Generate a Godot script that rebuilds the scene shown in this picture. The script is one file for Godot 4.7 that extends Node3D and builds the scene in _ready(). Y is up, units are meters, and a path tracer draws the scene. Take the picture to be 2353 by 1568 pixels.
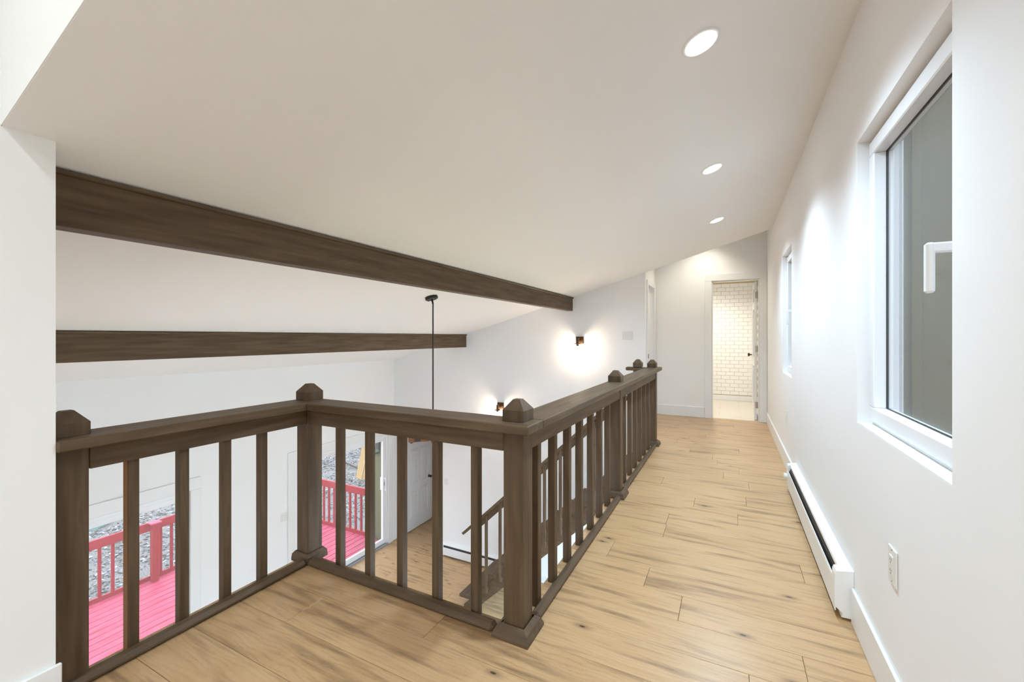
extends Node3D
# Loft corridor over a living room. Corridor runs along -z; the camera stands at the origin of the loft floor.

const LOW := -2.67        # lower floor level
const SLOPE := 0.29       # fall of the vaulted ceiling towards -x
const XR := 0.48          # inner face of the right wall
const XL := -5.75         # inner face of the eave wall
const ZF := -6.25         # face of the far wall with the sconces
const RAIL := 0.89        # top of the loft handrail

var M := {}
var taken := {}
var box_cache := {}

func ceil_y(x: float) -> float:
	return 2.61 + SLOPE * (x - XR)

# ---------------------------------------------------------------- helpers
func numbered(n: String) -> String:
	if not taken.has(n):
		taken[n] = 0
		return n
	taken[n] += 1
	return "%s_%03d" % [n, taken[n]]

func thing(called: String, label: String, category: String, at := Vector3.ZERO, group := "") -> Node3D:
	var o := Node3D.new()
	o.name = numbered(called)
	add_child(o)
	o.position = at
	if label != "": o.set_meta("label", label)
	if category != "": o.set_meta("category", category)
	if group != "": o.set_meta("group", group)
	return o

func struct(called: String, label := "", at := Vector3.ZERO) -> Node3D:
	var o := Node3D.new()
	o.name = called
	add_child(o)
	o.position = at
	o.set_meta("kind", "structure")
	if label != "": o.set_meta("label", label)
	return o

func put(parent: Node3D, called: String, mesh: Mesh, mat: Material, at := Vector3.ZERO, rot := Vector3.ZERO) -> MeshInstance3D:
	var o := MeshInstance3D.new()
	o.name = called
	o.mesh = mesh
	o.material_override = mat
	o.cast_shadow = GeometryInstance3D.SHADOW_CASTING_SETTING_ON
	parent.add_child(o, true)
	o.position = at - (parent.global_position if parent != self else Vector3.ZERO)
	o.rotation = rot
	return o

func sublabel(o: Node, label: String):
	o.set_meta("label", label)
	return o

func st_new() -> SurfaceTool:
	var st := SurfaceTool.new()
	st.begin(Mesh.PRIMITIVE_TRIANGLES)
	st.set_smooth_group(-1)
	return st

# triangle turned so that its front (clockwise) looks along the hint
func tri(st: SurfaceTool, a: Vector3, b: Vector3, c: Vector3, hint: Vector3, ua := Vector2.ZERO, ub := Vector2.ZERO, uc := Vector2.ZERO):
	if (b - a).cross(c - a).dot(hint) > 0.0:
		var t := b; b = c; c = t
		var tu := ub; ub = uc; uc = tu
	st.set_uv(ua); st.add_vertex(a)
	st.set_uv(ub); st.add_vertex(b)
	st.set_uv(uc); st.add_vertex(c)

func quad(st: SurfaceTool, a: Vector3, b: Vector3, c: Vector3, d: Vector3, hint: Vector3):
	tri(st, a, b, c, hint)
	tri(st, a, c, d, hint)

func add_box(st: SurfaceTool, c: Vector3, s: Vector3, bevel := 0.0):
	var h := s * 0.5
	var k := minf(bevel, minf(h.x, minf(h.y, h.z)) * 0.9)
	for ax in 3:
		var u := (ax + 1) % 3
		var v := (ax + 2) % 3
		for sg in [-1.0, 1.0]:
			var n := Vector3.ZERO
			n[ax] = sg
			var p := []
			for q in [[-1, -1], [1, -1], [1, 1], [-1, 1]]:
				var w := Vector3.ZERO
				w[ax] = sg * h[ax]
				w[u] = q[0] * (h[u] - k)
				w[v] = q[1] * (h[v] - k)
				p.append(c + w)
			quad(st, p[0], p[1], p[2], p[3], n)
	if k <= 0.0: return
	for ax in 3:
		var u := (ax + 1) % 3
		var v := (ax + 2) % 3
		for su in [-1.0, 1.0]:
			for sv in [-1.0, 1.0]:
				var p := []
				for e in [[-1.0, 0], [1.0, 0], [1.0, 1], [-1.0, 1]]:
					var w := Vector3.ZERO
					w[ax] = e[0] * (h[ax] - k)
					w[u] = su * (h[u] - (0.0 if e[1] == 0 else k))
					w[v] = sv * (h[v] - (k if e[1] == 0 else 0.0))
					p.append(c + w)
				var n := Vector3.ZERO
				n[u] = su
				n[v] = sv
				quad(st, p[0], p[1], p[2], p[3], n)
	for sx in [-1.0, 1.0]:
		for sy in [-1.0, 1.0]:
			for sz in [-1.0, 1.0]:
				var s3 := Vector3(sx, sy, sz)
				tri(st, c + s3 * (h - Vector3(0, k, k)), c + s3 * (h - Vector3(k, 0, k)), c + s3 * (h - Vector3(k, k, 0)), s3)

func done(st: SurfaceTool) -> ArrayMesh:
	st.generate_normals()
	return st.commit()

func box_mesh(s: Vector3, bevel: float) -> ArrayMesh:
	var key := "%.4f %.4f %.4f %.4f" % [s.x, s.y, s.z, bevel]
	if not box_cache.has(key):
		var st := st_new()
		add_box(st, Vector3.ZERO, s, bevel)
		box_cache[key] = done(st)
	return box_cache[key]

func bx(parent: Node3D, called: String, c: Vector3, s: Vector3, mat: Material, bevel := 0.003, rot := Vector3.ZERO) -> MeshInstance3D:
	return put(parent, called, box_mesh(s, bevel), mat, c, rot)

# from corner to corner
func bb(parent: Node3D, called: String, a: Vector3, b: Vector3, mat: Material, bevel := 0.0) -> MeshInstance3D:
	return bx(parent, called, (a + b) * 0.5, (b - a).abs(), mat, bevel)

# several corner-to-corner boxes in one mesh (one wall, one frame)
func joined(parent: Node3D, called: String, list: Array, mat: Material, bevel := 0.0) -> MeshInstance3D:
	var at: Vector3 = parent.global_position if parent != self else Vector3.ZERO
	var st := st_new()
	for q in list:
		add_box(st, (q[0] + q[1]) * 0.5 - at, (q[1] - q[0]).abs(), bevel)
	return put(parent, called, done(st), mat, at)

# prism over a convex outline in a plane: pts are Vector2; axis 0 -> (y,z) outline, 1 -> (x,z), 2 -> (x,y)
func add_prism(st: SurfaceTool, pts: PackedVector2Array, axis: int, lo: float, hi: float):
	var mid := Vector2.ZERO
	for p in pts: mid += p / pts.size()
	var at := func(p: Vector2, w: float) -> Vector3:
		if axis == 0: return Vector3(w, p.x, p.y)
		if axis == 1: return Vector3(p.x, w, p.y)
		return Vector3(p.x, p.y, w)
	var n := pts.size()
	var ax := Vector3.ZERO
	ax[axis] = 1.0
	var tris := Geometry2D.triangulate_polygon(pts)
	for k in range(0, tris.size(), 3):
		for e in [[lo, -1.0], [hi, 1.0]]:
			tri(st, at.call(pts[tris[k]], e[0]), at.call(pts[tris[k + 1]], e[0]), at.call(pts[tris[k + 2]], e[0]), ax * e[1])
	var turn := 0.0
	for i in n:
		turn += pts[i].cross(pts[(i + 1) % n])
	for i in n:
		var a := pts[i]
		var b := pts[(i + 1) % n]
		var nn := (b - a).orthogonal() * (1.0 if turn < 0.0 else -1.0)
		var out3: Vector3 = at.call(nn, 0.0)
		quad(st, at.call(a, lo), at.call(b, lo), at.call(b, hi), at.call(a, hi), -out3)

func prism(parent: Node3D, called: String, pts: PackedVector2Array, axis: int, lo: float, hi: float, mat: Material) -> MeshInstance3D:
	var st := st_new()
	add_prism(st, pts, axis, lo, hi)
	return put(parent, called, done(st), mat)

# lathe: profile of (radius, height) turned round y
func lathe(profile: Array, seg := 20, smooth := true) -> ArrayMesh:
	var st := SurfaceTool.new()
	st.begin(Mesh.PRIMITIVE_TRIANGLES)
	st.set_smooth_group(0 if smooth else -1)
	for i in seg:
		var a0 := TAU * i / seg
		var a1 := TAU * (i + 1) / seg
		for k in profile.size() - 1:
			var p: Vector2 = profile[k]
			var q: Vector2 = profile[k + 1]
			var A := Vector3(cos(a0) * p.x, p.y, sin(a0) * p.x)
			var B := Vector3(cos(a1) * p.x, p.y, sin(a1) * p.x)
			var C := Vector3(cos(a1) * q.x, q.y, sin(a1) * q.x)
			var D := Vector3(cos(a0) * q.x, q.y, sin(a0) * q.x)
			var am := (a0 + a1) * 0.5
			var d := q - p
			var hint := Vector3(cos(am) * d.y, -d.x, sin(am) * d.y)
			if p.x > 1e-5: tri(st, A, B, C, hint)
			if q.x > 1e-5: tri(st, A, C, D, hint)
	return done(st)

func rod(parent: Node3D, called: String, a: Vector3, b: Vector3, r: float, mat: Material, seg := 12) -> MeshInstance3D:
	var l := a.distance_to(b)
	var o := put(parent, called, lathe([Vector2(0, -l / 2), Vector2(r, -l / 2), Vector2(r, l / 2), Vector2(0, l / 2)], seg, false), mat, (a + b) * 0.5)
	var y := (b - a).normalized()
	var x := y.cross(Vector3(0.31, 0.2, 0.93)).normalized()
	o.basis = Basis(x, y, x.cross(y))
	return o

# ---------------------------------------------------------------- materials
func mat(c: Color, rough := 0.6, metal := 0.0) -> StandardMaterial3D:
	var m := StandardMaterial3D.new()
	m.albedo_color = c
	m.roughness = rough
	m.metallic = metal
	return m

func rgb(r: int, g: int, b: int) -> Color:
	return Color(r / 255.0, g / 255.0, b / 255.0)

func noise_tex(seed_: int, freq: float, ramp: Array, octaves := 4, size := 512, kind := FastNoiseLite.TYPE_SIMPLEX_SMOOTH) -> NoiseTexture2D:
	var n := FastNoiseLite.new()
	n.seed = seed_
	n.noise_type = kind
	n.frequency = freq
	n.fractal_octaves = octaves
	var t := NoiseTexture2D.new()
	t.width = size
	t.height = size
	t.seamless = true
	t.noise = n
	if ramp.size() > 0:
		var g := Gradient.new()
		var offs := PackedFloat32Array()
		var cols := PackedColorArray()
		for r in ramp:
			offs.append(r[0]); cols.append(r[1])
		g.offsets = offs
		g.colors = cols
		t.color_ramp = g
	return t

func grained(tex: Texture2D, along: int, fine: float, stretch: float, rough: float) -> StandardMaterial3D:
	var m := StandardMaterial3D.new()
	m.albedo_texture = tex
	m.uv1_triplanar = true
	m.uv1_world_triplanar = true
	var s := Vector3(fine, fine, fine)
	s[along] = fine / stretch
	m.uv1_scale = s
	m.roughness = rough
	m.metallic_specular = 0.35
	return m

# one oak board, 1.22 m by 0.197 m: rings, fibres, dark streaks and knots
func oak_texture(seed_: int) -> ImageTexture:
	var W := 1024
	var H := 168
	var rng := RandomNumberGenerator.new()
	rng.seed = seed_
	var n1 := FastNoiseLite.new(); n1.seed = seed_; n1.noise_type = FastNoiseLite.TYPE_SIMPLEX_SMOOTH; n1.frequency = 1.0; n1.fractal_octaves = 3
	var n2 := FastNoiseLite.new(); n2.seed = seed_ + 50; n2.noise_type = FastNoiseLite.TYPE_SIMPLEX; n2.frequency = 1.0; n2.fractal_octaves = 2
	var knots := []
	for k in rng.randi_range(0, 2):
		knots.append([rng.randf_range(0.05, 1.17), rng.randf_range(0.02, 0.177), rng.randf_range(0.003, 0.007)])
	var u0 := rng.randf_range(-0.2, 1.4)
	var v0 := rng.randf_range(0.03, 0.17)
	var tone := rng.randf_range(-0.07, 0.07)
	var base := Vector3(187, 149, 105)
	var light := Vector3(207, 173, 130)
	var dark := Vector3(123, 96, 67)
	var knot := Vector3(72, 52, 34)
	var data := PackedByteArray()
	data.resize(W * H * 3)
	var i := 0
	for y in H:
		var v := 0.197 * y / H
		for x in W:
			var u := 1.22 * x / W
			var vv := v
			var kd := 0.0
			for q in knots:
				var du: float = (u - q[0]) * 0.42
				var dv: float = v - q[1]
				var d2: float = (du * du + dv * dv) / (q[2] * q[2])
				if d2 < 60.0:
					var e := exp(-d2 * 0.12)
					vv += dv * 1.6 * e
					kd = maxf(kd, clampf(1.25 - d2 * 0.9, 0.0, 1.0) + 0.42 * exp(-d2 * 0.10))
			var wob := n1.get_noise_2d(u * 2.2, vv * 9.0) * 0.022
			var dr := vv - v0 + wob
			var ring := sqrt(dr * dr + pow((u - u0) * 0.055, 2.0)) * 95.0
			var rg := 0.5 + 0.5 * sin(ring * TAU * 0.62 + 2.0 * n1.get_noise_2d(u * 1.1 + 70.0, vv * 5.0))
			rg = rg * rg * rg
			var fib := n2.get_noise_2d(u * 14.0, v * 520.0)
			var broad := n1.get_noise_2d(u * 1.3 + 9.0, vv * 16.0 + 4.0)
			var streak := clampf((n1.get_noise_2d(u * 1.25 + 31.0, vv * 13.0) - 0.10) * 2.2, 0.0, 1.0)
			var pores := clampf((n2.get_noise_2d(u * 34.0 + 5.0, v * 900.0) - 0.25) * 2.0, 0.0, 1.0)
			var t := 0.52 + tone + broad * 0.34 - rg * 0.26 + fib * 0.16 - pores * 0.22
			var c := base.lerp(light, clampf(t, 0.0, 1.0))
			c = c.lerp(dark, clampf(streak * 0.72 * (0.75 + 0.5 * fib) + maxf(0.0, 0.2 - t) * 0.8, 0.0, 0.8))
			c = c.lerp(knot, clampf(kd, 0.0, 0.92))
			data[i] = int(clampf(c.x, 0, 255)); data[i + 1] = int(clampf(c.y, 0, 255)); data[i + 2] = int(clampf(c.z, 0, 255))
			i += 3
	return ImageTexture.create_from_image(Image.create_from_data(W, H, false, Image.FORMAT_RGB8, data))

func make_materials():
	M.wall = mat(rgb(245, 244, 242), 0.75)
	M.wall.normal_enabled = true
	M.wall.normal_texture = noise_tex(3, 0.05, [], 3, 256)
	M.wall.normal_texture.as_normal_map = true
	M.wall.normal_texture.bump_strength = 1.0
	M.wall.normal_scale = 0.12
	M.wall.uv1_triplanar = true
	M.wall.uv1_world_triplanar = true
	M.wall.uv1_scale = Vector3(3, 3, 3)
	M.trim = mat(rgb(240, 240, 238), 0.4)
	M.vinyl = mat(rgb(243, 244, 245), 0.3)
	M.plastic = mat(rgb(232, 231, 226), 0.35)
	M.heater = mat(rgb(240, 240, 238), 0.35)
	M.black = mat(rgb(24, 22, 20), 0.45)
	M.iron = mat(rgb(46, 42, 38), 0.45, 0.4)
	M.bronze = mat(rgb(92, 66, 44), 0.35, 0.8)
	M.nickel = mat(rgb(176, 168, 158), 0.35, 0.9)
	M.slot = mat(rgb(60, 58, 54), 0.6)
	M.seam = mat(rgb(120, 92, 60), 0.8)
	M.grout = mat(rgb(208, 188, 150), 0.9)
	M.tile = mat(rgb(248, 246, 241), 0.15)
	M.bathfloor = mat(rgb(226, 218, 204), 0.35)
	M.track = mat(rgb(168, 170, 172), 0.4, 0.3)
	var stain := noise_tex(11, 0.012, [[0.0, rgb(76, 60, 44)], [0.3, rgb(87, 70, 52)], [0.55, rgb(95, 77, 58)], [0.8, rgb(105, 86, 66)], [1.0, rgb(84, 67, 49)]], 5)
	M.dark_x = grained(stain, 0, 3.0, 12.0, 0.5)
	M.dark_y = grained(stain, 1, 3.0, 12.0, 0.5)
	M.dark_z = grained(stain, 2, 3.0, 12.0, 0.5)
	M.bare_y = mat(rgb(150, 100, 48), 0.6)
	var amber := noise_tex(12, 0.012, [[0.0, rgb(92, 56, 30)], [0.5, rgb(132, 82, 44)], [1.0, rgb(110, 66, 34)]], 4, 256)
	M.amber = grained(amber, 0, 3.0, 10.0, 0.5)
	var pink := noise_tex(21, 0.012, [[0.0, rgb(162, 50, 72)], [0.4, rgb(186, 64, 92)], [0.7, rgb(202, 82, 110)], [1.0, rgb(170, 54, 76)]], 4)
	M.deck = grained(pink, 2, 3.0, 10.0, 0.5)
	M.red = mat(rgb(156, 28, 38), 0.5)
	M.umber = mat(rgb(116, 96, 48), 0.8)
	M.olive = mat(rgb(104, 108, 72), 0.8)
	M.pine = grained(noise_tex(31, 0.012, [[0.0, rgb(170, 138, 92)], [1.0, rgb(196, 166, 118)]], 4, 256), 1, 3.0, 8.0, 0.7)
	M.oak = []
	for k in 6:
		var m := mat(Color.WHITE, 0.33)
		m.albedo_texture = oak_texture(101 + 17 * k)
		m.texture_filter = BaseMaterial3D.TEXTURE_FILTER_LINEAR_WITH_MIPMAPS_ANISOTROPIC
		M.oak.append(m)
	M.glass = mat(Color(0.86, 0.93, 0.94, 0.08), 0.02)
	M.glass.transparency = BaseMaterial3D.TRANSPARENCY_ALPHA
	M.glass.metallic_specular = 0.18
	M.screen = mat(Color(0.14, 0.15, 0.15, 0.4), 0.9)
	M.screen.transparency = BaseMaterial3D.TRANSPARENCY_ALPHA
	M.bulbglass = mat(Color(1.0, 0.93, 0.8, 0.12), 0.02)
	M.bulbglass.transparency = BaseMaterial3D.TRANSPARENCY_ALPHA
	M.led = mat(Color.WHITE, 0.5)
	M.led.emission_enabled = true
	M.led.emission = Color(1.0, 0.98, 0.95)
	M.led.emission_energy_multiplier = 7.0
	M.warm = mat(Color.WHITE, 0.5)
	M.warm.emission_enabled = true
	M.warm.emission = Color(1.0, 0.8, 0.52)
	M.warm.emission_energy_multiplier = 14.0
	M.soil = StandardMaterial3D.new()
	M.soil.albedo_texture = noise_tex(41, 0.06, [[0.0, rgb(58, 49, 42)], [0.35, rgb(98, 88, 80)], [0.55, rgb(122, 118, 114)], [0.75, rgb(150, 149, 150)], [1.0, rgb(80, 72, 68)]], 5, 1024)
	M.soil.uv1_triplanar = true
	M.soil.uv1_world_triplanar = true
	M.soil.uv1_scale = Vector3(0.6, 0.6, 0.6)
	M.soil.roughness = 0.95
	M.chip = mat(Color.WHITE, 0.9)
	M.chip.vertex_color_use_as_albedo = true
	M.rock = grained(noise_tex(43, 0.02, [[0.0, rgb(84, 112, 106)], [1.0, rgb(138, 160, 152)]], 4, 256), 0, 2.0, 1.0, 0.9)
	M.bark = mat(rgb(70, 58, 48), 0.95)

# ---------------------------------------------------------------- camera, sky, lights
func make_view():
	var cam := Camera3D.new()
	cam.name = "camera"
	cam.projection = Camera3D.PROJECTION_FRUSTUM
	cam.keep_aspect = Camera3D.KEEP_HEIGHT
	cam.near = 0.05
	cam.far = 200.0
	var f := 978.0                       # focal length in pixels of the 2353 x 1568 frame
	cam.size = cam.near * 1568.0 / f
	cam.frustum_offset = Vector2(0.0, -cam.near * (784.0 - 774.5) / f)
	cam.position = Vector3(0, 1.24, 0)
	cam.rotation_degrees = Vector3(0, 27.1, 0)
	add_child(cam)
	cam.current = true
	var we := WorldEnvironment.new()
	we.name = "world_environment"
	var e := Environment.new()
	var sm := ProceduralSkyMaterial.new()
	sm.sky_top_color = Color(0.80, 0.85, 0.91)
	sm.sky_horizon_color = Color(0.90, 0.92, 0.94)
	sm.sky_curve = 0.2
	sm.ground_bottom_color = Color(0.35, 0.33, 0.30)
	sm.ground_horizon_color = Color(0.5, 0.5, 0.48)
	sm.sky_energy_multiplier = 1.0
	var sky := Sky.new()
	sky.sky_material = sm
	e.background_mode = Environment.BG_SKY
	e.sky = sky
	e.background_energy_multiplier = SKY_ENERGY
	e.tonemap_mode = Environment.TONE_MAPPER_LINEAR
	e.tonemap_exposure = 1.48
	e.sdfgi_enabled = true
	e.ssao_enabled = true
	e.ssil_enabled = true
	we.environment = e
	add_child(we)

const LED_ENERGY := 1.62
const LANDING_ENERGY := 1.12
const SOFFIT_FILL_ENERGY := 6.2  # for the added fill lamps under the loft
const BATH_ENERGY := 1.75
const SCONCE_ENERGY := 0.22
const SKY_ENERGY := 3.4

# a wafer downlight set in a surface: its own emitting disc and a light of that size just below it
func downlight(label: String, at: Vector3, tilt: float, energy: float, cone := 74.0, color := Color(0.87, 0.98, 1.07)):
	var t := thing("recessed_light", label, "light", at, "recessed ceiling lights")
	t.rotation.z = tilt
	var ring := put(t, "trim_ring", lathe([Vector2(0.060, 0.0), Vector2(0.062, -0.006), Vector2(0.074, -0.004), Vector2(0.076, 0.0)], 32), M.trim, at)
	var d := put(t, "diffuser", lathe([Vector2(0.0, -0.016), Vector2(0.035, -0.014), Vector2(0.054, -0.009), Vector2(0.061, -0.003), Vector2(0.061, 0.0)], 32), M.led, at)
	ring.rotation = Vector3.ZERO
	d.rotation = Vector3.ZERO
	var l := SpotLight3D.new()
	l.name = "recessed_light_source"
	l.spot_angle = cone
	l.spot_angle_attenuation = 1.0
	l.spot_attenuation = 2.0
	l.spot_range = 30.0
	l.light_size = 0.055
	l.light_energy = energy
	l.light_color = color
	l.shadow_enabled = true
	t.add_child(l)
	l.position = Vector3(0, -0.062, 0)
	l.basis = Basis.looking_at(Vector3(-0.06, -1.0, 0).normalized().rotated(Vector3.BACK, -tilt), Vector3.BACK)

# ---------------------------------------------------------------- structure
func planks(floor_: Node3D, top: float, x0: float, x1: float, rows: Array, seams: Dictionary, seed_: int):
	var rng := RandomNumberGenerator.new()
	rng.seed = seed_
	for r in rows:                                   # [z_near, z_far, x0, x1]
		var key := snappedf(r[1], 0.001)
		var a: float = r[2]
		var cuts := [a]
		var x: float = a + rng.randf_range(0.25, 1.2)
		if seams.has(key):
			x = seams[key]
			while x - 1.22 > a: x -= 1.22
		while x < r[3] - 0.12:
			if x > a + 0.1: cuts.append(x)
			x += 1.22
		cuts.append(r[3])
		for k in cuts.size() - 1:
			var p0: float = cuts[k] + (0.0007 if k > 0 else 0.0)
			var p1: float = cuts[k + 1] - (0.0007 if k < cuts.size() - 2 else 0.0)
			var m: Material = M.oak[rng.randi() % M.oak.size()]
			put(floor_, "plank", plank_mesh(p1 - p0, r[0] - r[1] - 0.0014, rng.randf(), rng.randi() % 4), m, Vector3((p0 + p1) / 2, top, (r[0] + r[1]) / 2))

func plank_mesh(l: float, w: float, off: float, flip: int) -> ArrayMesh:
	var st := st_new()
	var b := 0.0012
	var t := 0.014
	var hx := l / 2
	var hz := w / 2
	var us := l / 1.22
	var uo := off * maxf(0.0, 1.0 - us)
	var uv := func(x: float, z: float) -> Vector2:
		var u := uo + (x + hx) / 1.22
		var v := (z + hz) / w
		if flip & 1: u = 1.0 - u
		if flip & 2: v = 1.0 - v
		return Vector2(u, v)
	var ring := func(dx: float, y: float) -> Array:
		return [Vector3(-hx + dx, y, -hz + dx), Vector3(hx - dx, y, -hz + dx), Vector3(hx - dx, y, hz - dx), Vector3(-hx + dx, y, hz - dx)]
	var A: Array = ring.call(b, 0.0)
	var B: Array = ring.call(0.0, -b)
	var C: Array = ring.call(0.0, -t)
	var q := func(a: Vector3, bb_: Vector3, c: Vector3, d: Vector3, n: Vector3):
		tri(st, a, bb_, c, n, uv.call(a.x, a.z), uv.call(bb_.x, bb_.z), uv.call(c.x, c.z))
		tri(st, a, c, d, n, uv.call(a.x, a.z), uv.call(c.x, c.z), uv.call(d.x, d.z))
	q.call(A[0], A[1], A[2], A[3], Vector3.UP)
	for i in 4:
		var j := (i + 1) % 4
		var n: Vector3 = (A[i] + A[j]) * 0.5
		n = Vector3(0, 0, signf(n.z)) if i % 2 == 0 else Vector3(signf(n.x), 0, 0)
		q.call(A[i], A[j], B[j], B[i], n + Vector3.UP)
		q.call(B[i], B[j], C[j], C[i], n)
	return done(st)

func make_floors():
	var f := struct("floor_loft", "oak plank floor of the loft corridor and landing")
	joined(f, "subfloor", [[Vector3(-2.16, -0.26, -1.66), Vector3(XR, -0.0145, 1.6)], [Vector3(-0.84, -0.26, -7.2), Vector3(XR, -0.0145, -1.66)], [Vector3(-1.005, -0.26, ZF - 0.12), Vector3(-0.84, -0.0145, -5.2)], [Vector3(-1.08, -0.26, -7.2), Vector3(-0.84, -0.0145, ZF - 0.12)]], M.seam)
	var seams := {-1.787: -0.36, -2.181: -0.202, -2.378: -0.382, -2.772: -0.062, -1.59: -1.125, -2.575: -0.62, -1.984: 0.25, -1.393: -0.5}
	var rows := []
	var z := -1.59 + 0.197 * 16
	while z > -7.19:
		var far := maxf(z - 0.197, -7.2)
		var a := -2.15 if far > -1.66 else (-0.835 if z > -5.2 else (-1.0 if z > ZF - 0.12 else -1.075))
		rows.append([z, far, a, XR])
		z -= 0.197
	planks(f, 0.0, -2.15, XR, rows, seams, 5)
	var g := struct("floor_lower", "oak plank floor of the living room below")
	joined(g, "subfloor", [[Vector3(XL - 0.1, LOW - 0.2, -7.7), Vector3(XR + 0.1, LOW - 0.0145, -0.4)]], M.seam)
	rows = []
	z = -0.45
	while z > -7.65:
		rows.append([z, z - 0.197, XL, XR])
		z -= 0.197
	planks(g, LOW, XL, XR, rows, {}, 9)

func make_shell():
	var c := struct("ceiling", "white vaulted ceiling sloping down to the left")
	var hx := XR + 0.2
	var pts := PackedVector2Array([Vector2(hx, ceil_y(hx)), Vector2(XL - 0.2, ceil_y(XL - 0.2)), Vector2(XL - 0.2, ceil_y(XL - 0.2) + 0.15), Vector2(hx, ceil_y(hx) + 0.15)])
	prism(c, "sloped_ceiling", pts, 2, ZF - 0.03, -0.453, M.wall)
	# higher flat ceilings over the near landing and the far end
	bb(c, "landing_ceiling", Vector3(-2.2, 3.3, -0.45), Vector3(hx, 3.45, 1.75), M.wall)
	bb(c, "end_ceiling", Vector3(-1.2, 2.98, -7.26), Vector3(hx, 3.1, ZF - 0.03), M.wall)
	bb(c, "bathroom_ceiling", Vector3(-1.2, 2.45, -9.45), Vector3(hx, 2.55, -7.26), M.wall)
	bb(c, "hall_ceiling", Vector3(XL - 0.15, -0.3, -7.8), Vector3(-4.5, -0.2, ZF - 0.12), M.wall)
	# underside of the loft
	joined(c, "loft_soffit", [[Vector3(-2.16, -0.275, -1.66), Vector3(XR, -0.261, -0.45)], [Vector3(-0.84, -0.275, ZF), Vector3(XR, -0.261, -1.66)]], M.wall)

	var w := struct("wall_right", "white right wall with two windows")
	joined(w, "wall_surface", window_wall(), M.wall)
	w = struct("wall_left", "white eave wall with two sliding doors")
	var x0 := XL - 0.15
	var hd := -0.60
	joined(w, "wall_surface", [
		[Vector3(x0, LOW, -0.75), Vector3(XL, 0.9, -0.3)],
		[Vector3(x0, hd, -2.78), Vector3(XL, 0.9, -0.75)],
		[Vector3(x0, LOW, -4.15), Vector3(XL, 0.9, -2.78)],
		[Vector3(x0, hd, -6.09), Vector3(XL, 0.9, -4.15)],
		[Vector3(x0, LOW, -7.8), Vector3(XL, 0.9, -6.09)]], M.wall)
	w = struct("wall_far", "white far wall carrying the two sconces")
	var st := st_new()
	var zb := ZF - 0.12
	add_prism(st, PackedVector2Array([Vector2(XL, -0.55), Vector2(-1.07, -0.55), Vector2(-1.07, ceil_y(-1.07)), Vector2(XL, ceil_y(XL))]), 2, zb, ZF)
	add_box(st, Vector3((-4.62 + XR) / 2, (LOW - 0.55) / 2, (ZF + zb) / 2), Vector3(XR + 4.62, -0.55 - LOW, 0.12))
	put(w, "wall_surface", done(st), M.wall)
	w = struct("wall_near", "white end wall beside the landing opening")
	st = st_new()
	add_prism(st, PackedVector2Array([Vector2(XL, LOW), Vector2(-2.0, LOW), Vector2(-2.0, ceil_y(-2.0)), Vector2(XL, ceil_y(XL))]), 2, -0.57, -0.45)
	add_prism(st, PackedVector2Array([Vector2(-2.0, LOW), Vector2(XR, LOW), Vector2(XR, -0.26), Vector2(-2.0, -0.26)]), 2, -0.57, -0.45)
	# face above the landing where the higher ceiling meets the slope
	add_prism(st, PackedVector2Array([Vector2(-2.0, ceil_y(-2.0) + 0.002), Vector2(XR, ceil_y(XR) + 0.002), Vector2(XR, 3.35), Vector2(-2.0, 3.35)]), 2, -0.55, -0.45)
	put(w, "wall_surface", done(st), M.wall)
	w = struct("wall_landing", "white walls of the landing behind the viewer")
	joined(w, "wall_surface", [[Vector3(-2.15, -0.26, -0.45), Vector3(-2.0, 3.35, 1.75)], [Vector3(-2.15, -0.26, 1.6), Vector3(-1.8, 3.35, 1.75)], [Vector3(0.2, -0.26, 1.6), Vector3(XR + 0.15, 3.35, 1.75)], [Vector3(-1.8, -0.26, 1.6), Vector3(0.2, 0.08, 1.75)], [Vector3(-1.8, 2.1, 1.6), Vector3(0.2, 3.35, 1.75)]], M.wall)
	w = struct("wall_corridor_end", "white wall round the bathroom door")
	joined(w, "wall_surface", [
		[Vector3(-1.2, -0.26, -7.26), Vector3(-0.245, 3.0, -7.14)],
		[Vector3(-0.245, 2.085, -7.26), Vector3(0.383, 3.0, -7.14)],
		[Vector3(0.383, -0.26, -7.26), Vector3(XR, 3.0, -7.14)]], M.wall)
	w = struct("wall_corridor_side", "white wall return with a side door at the end of the corridor")
	joined(w, "wall_surface", [
		[Vector3(-1.19, -0.26, -6.44), Vector3(-1.07, 3.0, zb)],
		[Vector3(-1.19, 2.0, -7.0), Vector3(-1.07, 3.0, -6.44)],
		[Vector3(-1.19, -0.26, -7.14), Vector3(-1.07, 3.0, -7.0)],
		[Vector3(-1.19, ceil_y(-1.07) - 0.02, zb), Vector3(-1.07, 3.0, ZF - 0.03)]], M.wall)
	# header that closes the far alcove above the slope
	st = st_new()
	add_prism(st, PackedVector2Array([Vector2(-1.19, ceil_y(-1.19) + 0.01), Vector2(XR, ceil_y(XR) + 0.01), Vector2(XR, 3.0), Vector2(-1.19, 3.0)]), 2, ZF - 0.033, ZF + 0.06)
	put(w, "upper_face", done(st), M.wall)
	w = struct("wall_hall", "white walls of the entrance hall below")
	joined(w, "wall_surface", [[Vector3(XL, LOW, -7.8), Vector3(-4.5, -0.2, -7.65)], [Vector3(-4.62, LOW, -7.65), Vector3(-4.5, -0.2, zb)]], M.wall)
	make_bathroom()

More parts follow.
